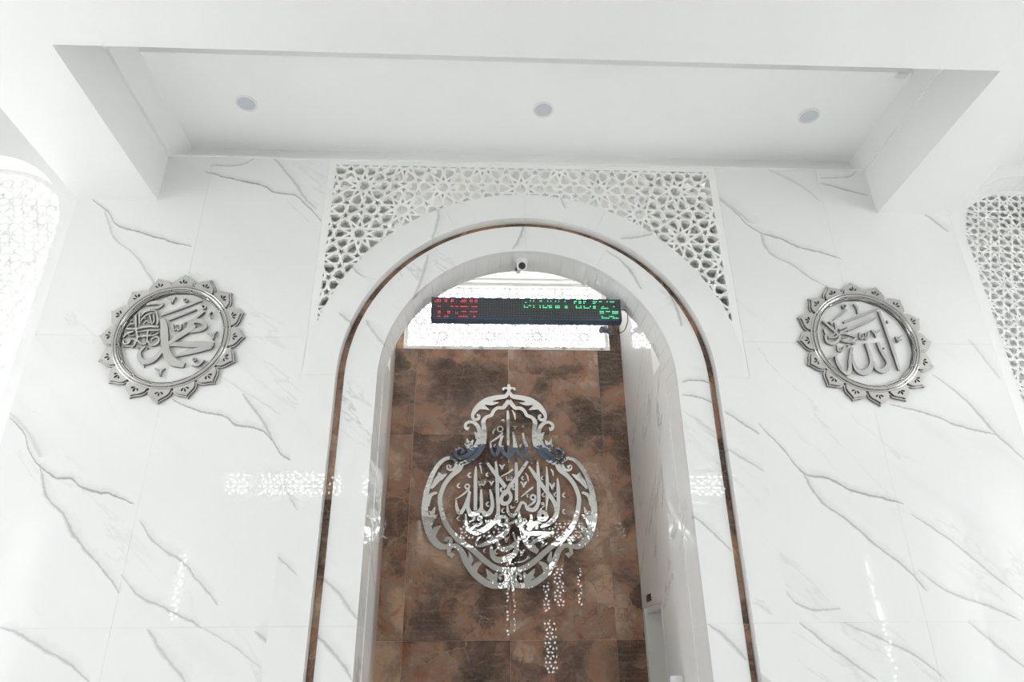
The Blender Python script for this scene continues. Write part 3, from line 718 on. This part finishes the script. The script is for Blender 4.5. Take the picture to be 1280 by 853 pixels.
both([(205, 638), (182, 626), (186, 650), (218, 655), (242, 628), (240, 590), (205, 566), (160, 574), (115, 612), (65, 690), (28, 790), (12, 870)]+c2a([(6, 240), (22, 340), (60, 440), (110, 498), (165, 512), (200, 485), (200, 450), (172, 446), (165, 470)]), [26, 20, 20, 20, 22, 22, 24, 26, 28, 32, 36, 40, 46, 50, 50, 44, 32, 26, 22, 20, 26], A_, 'scroll')
both([(55, 800), (95, 740), (120, 700), (108, 676)], [14, 40, 34, 3], A_, 'leaf'); both([(80, 760), (130, 715), (176, 686)], [14, 36, 3], A_, 'leaf')
both([(22, 200), (50, 120), (100, 98)], [34, 26, 14], C_, 'leaf'); both([(38, 380), (52, 300), (85, 205)], [20, 46, 3], C_, 'leaf'); both([(48, 320), (60, 270), (40, 238)], [20, 30, 3], C_, 'leaf')
both([(60, 300), (85, 282), (104, 268)], [20, 24, 3], C_, 'leaf'); both([(70, 440), (90, 380), (132, 350)], [24, 40, 3], C_, 'leaf')
both([(222, 586), (205, 570), (190, 560), (195, 520), (235, 502), (282, 540), (318, 620), (368, 700), (430, 758), (500, 798), (570, 808), (654, 800)], [40, 26, 26, 26, 30, 36, 42, 42, 42, 42, 36, 30], C_, 'scroll')
both([(330, 650), (355, 610), (340, 545)], [24, 36, 3], C_, 'leaf'); both([(385, 720), (395, 660), (438, 630)], [26, 40, 14], C_, 'leaf')
both([(550, 790), (510, 740), (470, 676)], [20, 46, 3], C_, 'leaf'); both([(540, 780), (545, 740), (552, 706)], [20, 30, 12], C_, 'leaf'); both([(520, 745), (490, 748), (470, 744)], [30, 20, 3], C_, 'leaf')
both([(600, 800), (622, 760), (618, 724), (590, 720), (575, 742), (590, 758)], [14, 18, 18, 16, 16, 18], C_, 'scroll'); both([(650, 700), (644, 770), (640, 850)], [10, 22, 14], C_, 'finial')
both([(652, 70), (650, 30), (652, 0)], [6, 24, 2], A_, 'finial')

def wr_(o, items):
    w, ring, tick, vee, wm = writer(cc, o[0], o[1], 6.09, YC, 0.03, ST2)
    for it in items:
        k = it[0]
        if k == 'r': ring(*it[1:])
        elif k == 't': tick(*it[1:])
        elif k == 'v': vee(*it[1:])
        elif k == 'w': wm(*it[1:])
        else: w(*it)
D_ = (620, 600); B_ = (620, 480); G_ = (560, 610)
wr_(B_, [  # the single word at the top, and tops of the tall letters
 ([(88, 205), (92, 260), (92, 400), (96, 540), (96, 600)], [12, 22, 20, 18, 6]), ([(46, 470), (55, 520), (95, 548), (132, 520), (142, 470), (136, 400), (128, 368)], [16, 26, 36, 28, 22, 20, 10]),
 ([(205, 375), (214, 430), (232, 480), (218, 530), (182, 540), (158, 500), (150, 440)], [16, 22, 26, 28, 28, 22, 10]), ([(122, 200), (140, 232), (146, 275)], [8, 16, 6]),
 ([(8, 525), (24, 490), (40, 410), (50, 395)], [20, 20, 16, 10]),
 ([(150, 555), (155, 640), (156, 760), (156, 890), (150, 890+0)], [10, 24, 24, 22, 16]),
 ([(265, 548), (240, 590), (200, 650), (150, 720), (100, 790), (62, 850)], [10, 20, 24, 26, 26, 24]),
 ([(250, 630), (300, 700), (340, 760), (400, 840), (435, 890), (458, 950), (452, 1010), (405, 1062), (338, 1092)], [16, 30, 30, 30, 30, 30, 32, 30, 12]),
 ([(315, 585), (322, 700), (325, 850), (322, 910), (290, 958), (240, 950), (222, 910)], [10, 26, 26, 26, 32, 28, 12]),
 ([(385, 630), (390, 740), (390, 860), (382, 965)], [8, 24, 24, 6]), ([(468, 720), (474, 800), (474, 900), (468, 990)], [10, 26, 26, 22]),
 ([(130, 650), (90, 680), (35, 708)], [16, 12, 6]), 'w 100 722'.split() and ('w', 100, 722, 1.1), ('v', 45, 630, 1.4), ('t', 45, 572, 1.4), ('t', 200, 570, 1.4), ('t', 272, 595, 1.5), ('t', 202, 722, 1.3), ('t', 350, 722, 1.2), ('v', 212, 770, 1.2), ('v', 428, 785, 1.3),
 ('v', 145, 332, 1.0), ('r', 206, 325, 6, 6, 'vowel_mark'), ('t', 190, 478, 1.3), ([(222, 680), (240, 705), (246, 745)], [6, 12, 4]), ([(415, 650), (430, 670), (436, 705)], [6, 14, 4]), ('t', 132, 798, 1.2), ('t', 40, 805, 1.3), ('t', 12, 495, 1.0)])
wr_(A_, [
 ('r', 580, 345, 20, 12), ([(600, 372), (560, 410), (505, 446)], [14, 16, 10]), ([(506, 450), (515, 515), (545, 545), (570, 505), (582, 440), (600, 395)], [10, 22, 30, 24, 20, 14]), ([(545, 340), (528, 365), (528, 385)], [6, 16, 10]), ([(590, 285), (604, 272), (610, 295)], [6, 10, 5]),
 ('t', 345, 700, 1.8), ([(420, 598), (428, 625), (440, 685)], [6, 14, 6]), ([(415, 615), (440, 600)], [6, 10]), ('t', 480, 695, 1.3), ('w', 440, 757, 1.2), ('v', 512, 755, 1.2), ('t', 260, 780, 1.4), ('t', 540, 478, 1.2),
 ([(396, 630), (392, 720), (392, 860), (390, 965)], [10, 26, 26, 24]), ([(470, 585), (520, 655), (580, 735), (640, 815), (662, 862), (640, 905), (600, 910), (590, 870), (630, 800), (690, 735)], [14, 26, 30, 28, 24, 26, 32, 26, 24, 24]),
 ([(546, 585), (556, 700), (560, 850), (565, 980), (540, 1045), (470, 1102), (400, 1136), (345, 1130)], [12, 26, 26, 26, 32, 38, 34, 8])])
wr_(C_, [
 ([(435, 75), (436, 140), (436, 215), (405, 255), (360, 262), (335, 215), (340, 150), (352, 90)], [12, 24, 26, 36, 40, 28, 22, 14]), ([(502, 75), (515, 130), (520, 200), (500, 250), (465, 262), (440, 225)], [12, 26, 26, 36, 40, 20]),
 ([(345, 82), (330, 150), (300, 225), (272, 252), (250, 215), (245, 155)], [12, 22, 28, 34, 24, 10]), ([(345, 68), (300, 110), (236, 150)], [18, 16, 6]), ('r', 330, 52, 16, 14),
 ([(318, 260), (322, 330), (338, 390), (400, 340)], [12, 18, 24, 10]), ([(375, 260), (380, 300), (345, 320)], [22, 20, 8]), ('r', 424, 292, 14, 14), ([(440, 310), (425, 340), (380, 350)], [18, 20, 8]),
 ('t', 262, 50, 1.6), ('t', 262, 300, 1.6), ('t', 482, 190, 1.6), ('t', 590, 82, 1.6), ('t', 680, 62, 1.5), ('t', 600, 240, 1.6), ('t', 545, 552, 1.8), ('v', 625, 450, 1.6), ('t', 460, 545, 1.4), ('w', 490, 320, 1.0),
 ('r', 600, 312, 32, 26), ([(632, 330), (640, 375), (600, 425), (520, 468), (440, 500), (395, 508)], [24, 28, 36, 36, 24, 8]), ([(395, 505), (398, 470), (430, 435)], [10, 14, 6]), ([(470, 445), (510, 425)], [12, 8]),
 ([(512, 500), (520, 575), (565, 612), (635, 598), (695, 555), (712, 480), (720, 430)], [16, 36, 44, 46, 38, 26, 16]), ([(560, 460), (572, 515), (620, 530), (680, 500), (735, 440)], [16, 30, 38, 34, 24]), ([(680, 400), (690, 440), (700, 480)], [10, 16, 10]), ('t', 660, 630, 1.6)])
wr_(D_, [
 ([(88, 195), (92, 245), (130, 275), (165, 230), (195, 175), (232, 190)], [12, 22, 26, 26, 22, 14]), ([(282, 58), (240, 90), (190, 132)], [14, 14, 6]), ('r', 282, 135, 18, 16), ([(300, 150), (285, 175), (225, 215)], [18, 18, 8]), ([(115, 195), (118, 215), (145, 205)], [8, 14, 4]),
 ('t', 42, 82, 1.5), ('t', 240, 125, 1.3), ('t', 360, 118, 1.5), ('t', 448, 118, 1.5), ('t', 515, 122, 1.6), ('t', 515, 248, 1.6), ('r', 355, 182, 8, 8, 'vowel_mark'), ([(370, 195), (340, 228), (315, 250)], [10, 8, 4]), ('v', 210, 32, 1.6), ('v', 425, 42, 1.6),
 ('r', 355, 275, 28, 30), ([(335, 315), (280, 345), (240, 390), (225, 412)], [34, 34, 30, 20]), ([(225, 412), (320, 410), (430, 408)], [26, 34, 14]), ([(440, 400), (370, 435), (300, 465), (268, 485)], [22, 34, 28, 14]), ([(265, 480), (285, 515), (322, 548)], [20, 34, 26]),
 ([(172, 235), (186, 310), (200, 400), (222, 470), (265, 520), (318, 555)], [14, 30, 32, 34, 38, 26]), ([(265, 265), (268, 310), (240, 340), (218, 300), (205, 335), (165, 345), (150, 300)], [14, 24, 26, 18, 26, 26, 14]), ([(170, 300), (120, 330), (60, 345)], [14, 20, 12]),
 ('t', 245, 455, 1.8), ([(335, 480), (360, 478), (345, 515), (388, 485)], [8, 10, 12, 6]), ('v', 195, 550, 1.7), ('t', 312, 368, 1.3), ([(140, 630), (195, 626), (240, 602)], [4, 12, 12]), ('r', 246, 592, 8, 8, 'vowel_mark'), ('v', 82, 450, 1.2)])

# ------------------------------------------------------------ LED prayer-time sign
YS = 5.95
sx0, sz1 = at(539.5, 371.5, YS); sx1 = at(775, 372, YS)[0]; sz0 = at(655, 399.5, YS)[1]; SD = 0.10
zb = sz0-0.004
sg = root('led_sign', ((sx0+sx1)/2, YS, zb), label='long black LED text sign with red and green dots hanging under the arch', category='sign')
bm = B(sx0, sx1, YS+0.004, YS+SD, zb, sz1)
for a in ((sx0, sx1, YS, YS+0.01, zb, zb+0.018), (sx0, sx1, YS, YS+0.01, sz1-0.014, sz1), (sx0, sx0+0.012, YS, YS+0.01, zb, sz1), (sx1-0.012, sx1, YS, YS+0.01, zb, sz1)): box(bm, *a)
part('housing', bm, mat('dark_blue_grey_aluminium', (0.06, 0.09, 0.14), 0.35, 0.2), sg)
NC, NRW = 118, 11
px0, px1, pz0, pz1 = sx0+0.024, sx1-0.022, zb+0.030, sz1-0.028
part('display_panel', B(sx0+0.012, sx1-0.012, YS+0.002, YS+0.006, zb+0.018, sz1-0.014), BLK, sg)
lit = {}
def L_(ox, oy, sc, rows, col):
    for y, xs_ in rows:
        for x in xs_:
            a = x if isinstance(x, tuple) else (x, x)
            q = a[0]
            while q <= a[1]+1e-6:
                X, Z = at(ox+q/sc, oy+y/sc, YS)
                lit[(round((X-px0)/(px1-px0)*(NC-1)), round((pz1-Z)/(pz1-pz0)*(NRW-1)))] = col; q += 8
L_(535, 365, 16, [(168, [(170, 240), (340, 395), (470, 500), (690, 760), (850, 875), (960, 995)]), (200, [(150, 240), (340, 395), (470, 500), (660, 690), (725, 760), (850, 875), (950, 995)]),
 (285, [(200, 235), (465, 510), (550, 585), (650, 795), (865, 985)]), (378, [(200, 235), (405, 445), (725, 760), (840, 985)]), (407, [(200, 235), (405, 445), (550, 585), (690, 760), (985, 990)]),
 (488, [(200, 235), (340, 380), (630, 790), (900, 935)]), (520, [(200, 235), (340, 380), (630, 790), (900, 935)])], 'red')
L_(640, 365, 16, [(160, [262, 340, 438, 550, 605, (690, 725), 775, 888, 952, 1063]), (195, [262, 375, 438, 550, 605, 722, 775, 888, 952, 1063]), (280, [262, (335, 370), 438, 550, 610, 727, (765, 800), (880, 910), 952, (1055, 1090)]),
 (312, [(262, 325), 438, 550, (620, 700), (765, 800), (880, 910), 952, (1055, 1090)])], 'green')
L_(705, 360, 10.66, [(178, [(130, 155), (205, 230), (262, 285), (385, 425), (478, 500), 567, (630, 665)]), (195, [(150, 155), 205, 230, 270, (390, 420), 567, 620, 665]), (243, [155, 228, 268, 348, 400, 420, 515, 665]), (262, [(165, 225), (275, 335), 400, 420, (490, 580), 665]),
 (315, [(490, 530), (570, 605), (650, 660), (670, 715)]), (332, [(490, 530), (655, 715)]), (380, [505, 605, (640, 660)]), (402, [(515, 595), (660, 720)])], 'green')
dots = {'off': bmesh.new(), 'red': bmesh.new(), 'green': bmesh.new()}
for c in range(NC):
    for q in range(NRW):
        k = lit.get((c, q), 'off'); h = 0.0025 if k == 'off' else 0.0042
        X = px0+(px1-px0)*c/(NC-1); Z = pz1-(pz1-pz0)*q/(NRW-1)
        box(dots[k], X-h, X+h, YS-0.001, YS+0.003, Z-h, Z+h)
part('led_dots', dots['off'], mat('unlit_led', (0.35, 0.38, 0.38), 0.3), sg, kind='stuff', label='unlit grey diodes')
part('led_dots', dots['red'], mat('red_led', (0.3, 0.0, 0.01), 0.4, emit=(1.0, 0.10, 0.14), estr=1.7), sg, kind='stuff', label='lit red diodes')
part('led_dots', dots['green'], mat('green_led', (0, 0.3, 0.1), 0.4, emit=(0.12, 1.0, 0.42), estr=2.0), sg, kind='stuff', label='lit green diodes')
for px in (573, 735):
    X = at(px, 360, YS)[0]; zt = ZA+sqrt(RI**2-X**2)+0.01
    part('hanging_chain', tube(bmesh.new(), [(X+0.006*(-1)**k, YS+0.05, sz1-0.01+(zt-sz1+0.01)*k/9) for k in range(10)], 0.005), WPL, sg)
part('cable', tube(bmesh.new(), [(sx1-0.02, YS+0.05, sz1-0.09), (sx1+0.05, YS+0.05, sz1-0.09), (sx1+0.075, YS+0.06, sz1-0.12), (sx1+0.08, YS+0.1, sz1-0.19), (sx1+0.05, YS+0.13, sz1-0.27), (sx1-0.02, YS+0.1, sz1-0.33), (sx1-0.09, YS+0.06, zb-0.01)], 0.005), BLK, sg)

# ------------------------------------------------------------ security camera under the arch crown
X, Z = at(652, 318, 5.95); zt = ZA+RI
sc_ = root('security_camera', (X, 5.93, zt), label='white turret security camera with black lens under the crown of the arch', category='camera')
part('mount', cyl(bmesh.new(), (X, 5.93, zt+0.0), (0, 0, -1), 0.062, 0.056, 0.035, 28), WPL, sc_, smooth=False)
bm = bmesh.new(); bmesh.ops.create_uvsphere(bm, u_segments=28, v_segments=16, radius=0.052, matrix=Matrix.Translation((X, 5.925, zt-0.055)))
part('housing', bm, WPL, sc_, smooth=True)
dv = (Vector((CAM.x, 0, 1.6))-Vector((X, 5.925, zt-0.055))).normalized()
part('lens', cyl(bmesh.new(), Vector((X, 5.925, zt-0.055))+dv*0.036, dv, 0.036, 0.034, 0.018, 28), BLK, sc_)
X2, Z2 = at(648, 342, 6.11)
wd = root('cable_gland', (X2, 6.09, ZA+RI), label='small white cable bracket with black clip on the arch soffit behind the security camera', category='bracket')
part('body', box(B(X2-0.022, X2+0.018, 6.06, 6.11, ZA+RI-0.035, ZA+RI), X2+0.0, X2+0.02, 5.98, 6.07, ZA+RI-0.012, ZA+RI), WPL, wd)
part('clip', B(X2-0.035, X2-0.022, 6.03, 6.06, ZA+RI-0.04, ZA+RI-0.012), BLK, wd)

# small spotlight on the brown strip beside the niche window
X, Z = at(763, 418, YB-0.1)
sl = root('spotlight', (X, YB, Z), label='small dark blue-grey spotlight on an arm beside the niche window', category='lamp')
DB = mat('dark_blue_plastic', (0.05, 0.075, 0.10), 0.4)
a = at(765, 420, YB-0.03); b = at(757, 413, YB-0.1); c = at(752, 416, YB-0.14)
part('arm', tube(bmesh.new(), [(a[0], YB, a[1]), (a[0], YB-0.04, a[1]), (b[0], YB-0.1, b[1])], 0.02, 8), DB, sl)
part('lamp_head', cyl(bmesh.new(), (b[0]+0.02, YB-0.08, b[1]+0.01), (-0.8, -0.6, -0.25), 0.035, 0.05, 0.11, 20), DB, sl)
part('yoke', B(b[0]-0.035, b[0]+0.02, YB-0.11, YB-0.07, b[1]+0.02, b[1]+0.055), DB, sl)

# white column-shaped stand in the niche, only its top in view
X = 1.365; Yc = 6.88
ws_ = root('floor_stand', (X, Yc, 0), label='white round-topped column stand against the right jamb, top just in view', category='stand')
bm = bmesh.new(); cyl(bm, (X, Yc, 0.03), (0, 0, 1), 0.072, 0.072, 1.50, 28); cyl(bm, (X, Yc, 1.53), (0, 0, 1), 0.072, 0.062, 0.035, 28)
part('column', bm, WPL, ws_); part('foot', cyl(bmesh.new(), (X, Yc, 0), (0, 0, 1), 0.09, 0.088, 0.03, 28), WPL, ws_)

# ------------------------------------------------------------ downlights in the recess
lens = mat('frosted_lamp_glass', (0.60, 0.63, 0.67), 0.25)
first = None
labs = ['round recessed ceiling light nearest the left medallion', 'round recessed ceiling light in the middle of the recess, above the arch', 'round recessed ceiling light nearest the right medallion']
for (px, py), lb in zip(((308, 129), (679, 137), (1011, 145)), labs):
    v = fwd + rgt*((px-640)/FPX) - upv*((py-426.5)/FPX); t = (LP-1.6)/v.z; x, y = CAM.x+v.x*t, v.y*t
    if first is None:
        first = root('downlight', (x, y, LP), label=lb, category='ceiling light', group='recessed lights in the ceiling panel')
        k1 = part('trim_ring', arc(bmesh.new(), 0, 0, 0.085, 0.105, 0, 359.999, -0.002, 0.008, 40), WPL, root('tmp'))
        for vv in k1.data.vertices: vv.co = Vector((vv.co.x, vv.co.z, -vv.co.y))
        tmp = k1.parent; k1.parent = first; bpy.data.objects.remove(tmp)
        k2 = part('diffuser', cyl(bmesh.new(), (x, y, LP-0.004), (0, 0, 1), 0.087, 0.087, 0.006, 40), lens, first)
    else:
        d = first.copy(); C.objects.link(d); d.location = (x, y, LP); d['label'] = lb
        for ch in (k1, k2): c = ch.copy(); C.objects.link(c); c.parent = d
# tiny box at the far right of the recess
v = fwd + rgt*((1152-640)/FPX) - upv*((88-426.5)/FPX); t = (LP-1.6)/v.z; x, y = CAM.x+v.x*t, v.y*t
x, y = min(x, 3.46), y+0.05
o = obj('junction_box', B(x-0.06, x+0.04, y-0.03, y+0.03, LP-0.03, LP), WPL, label='tiny white box at the front right corner of the ceiling recess', category='box')
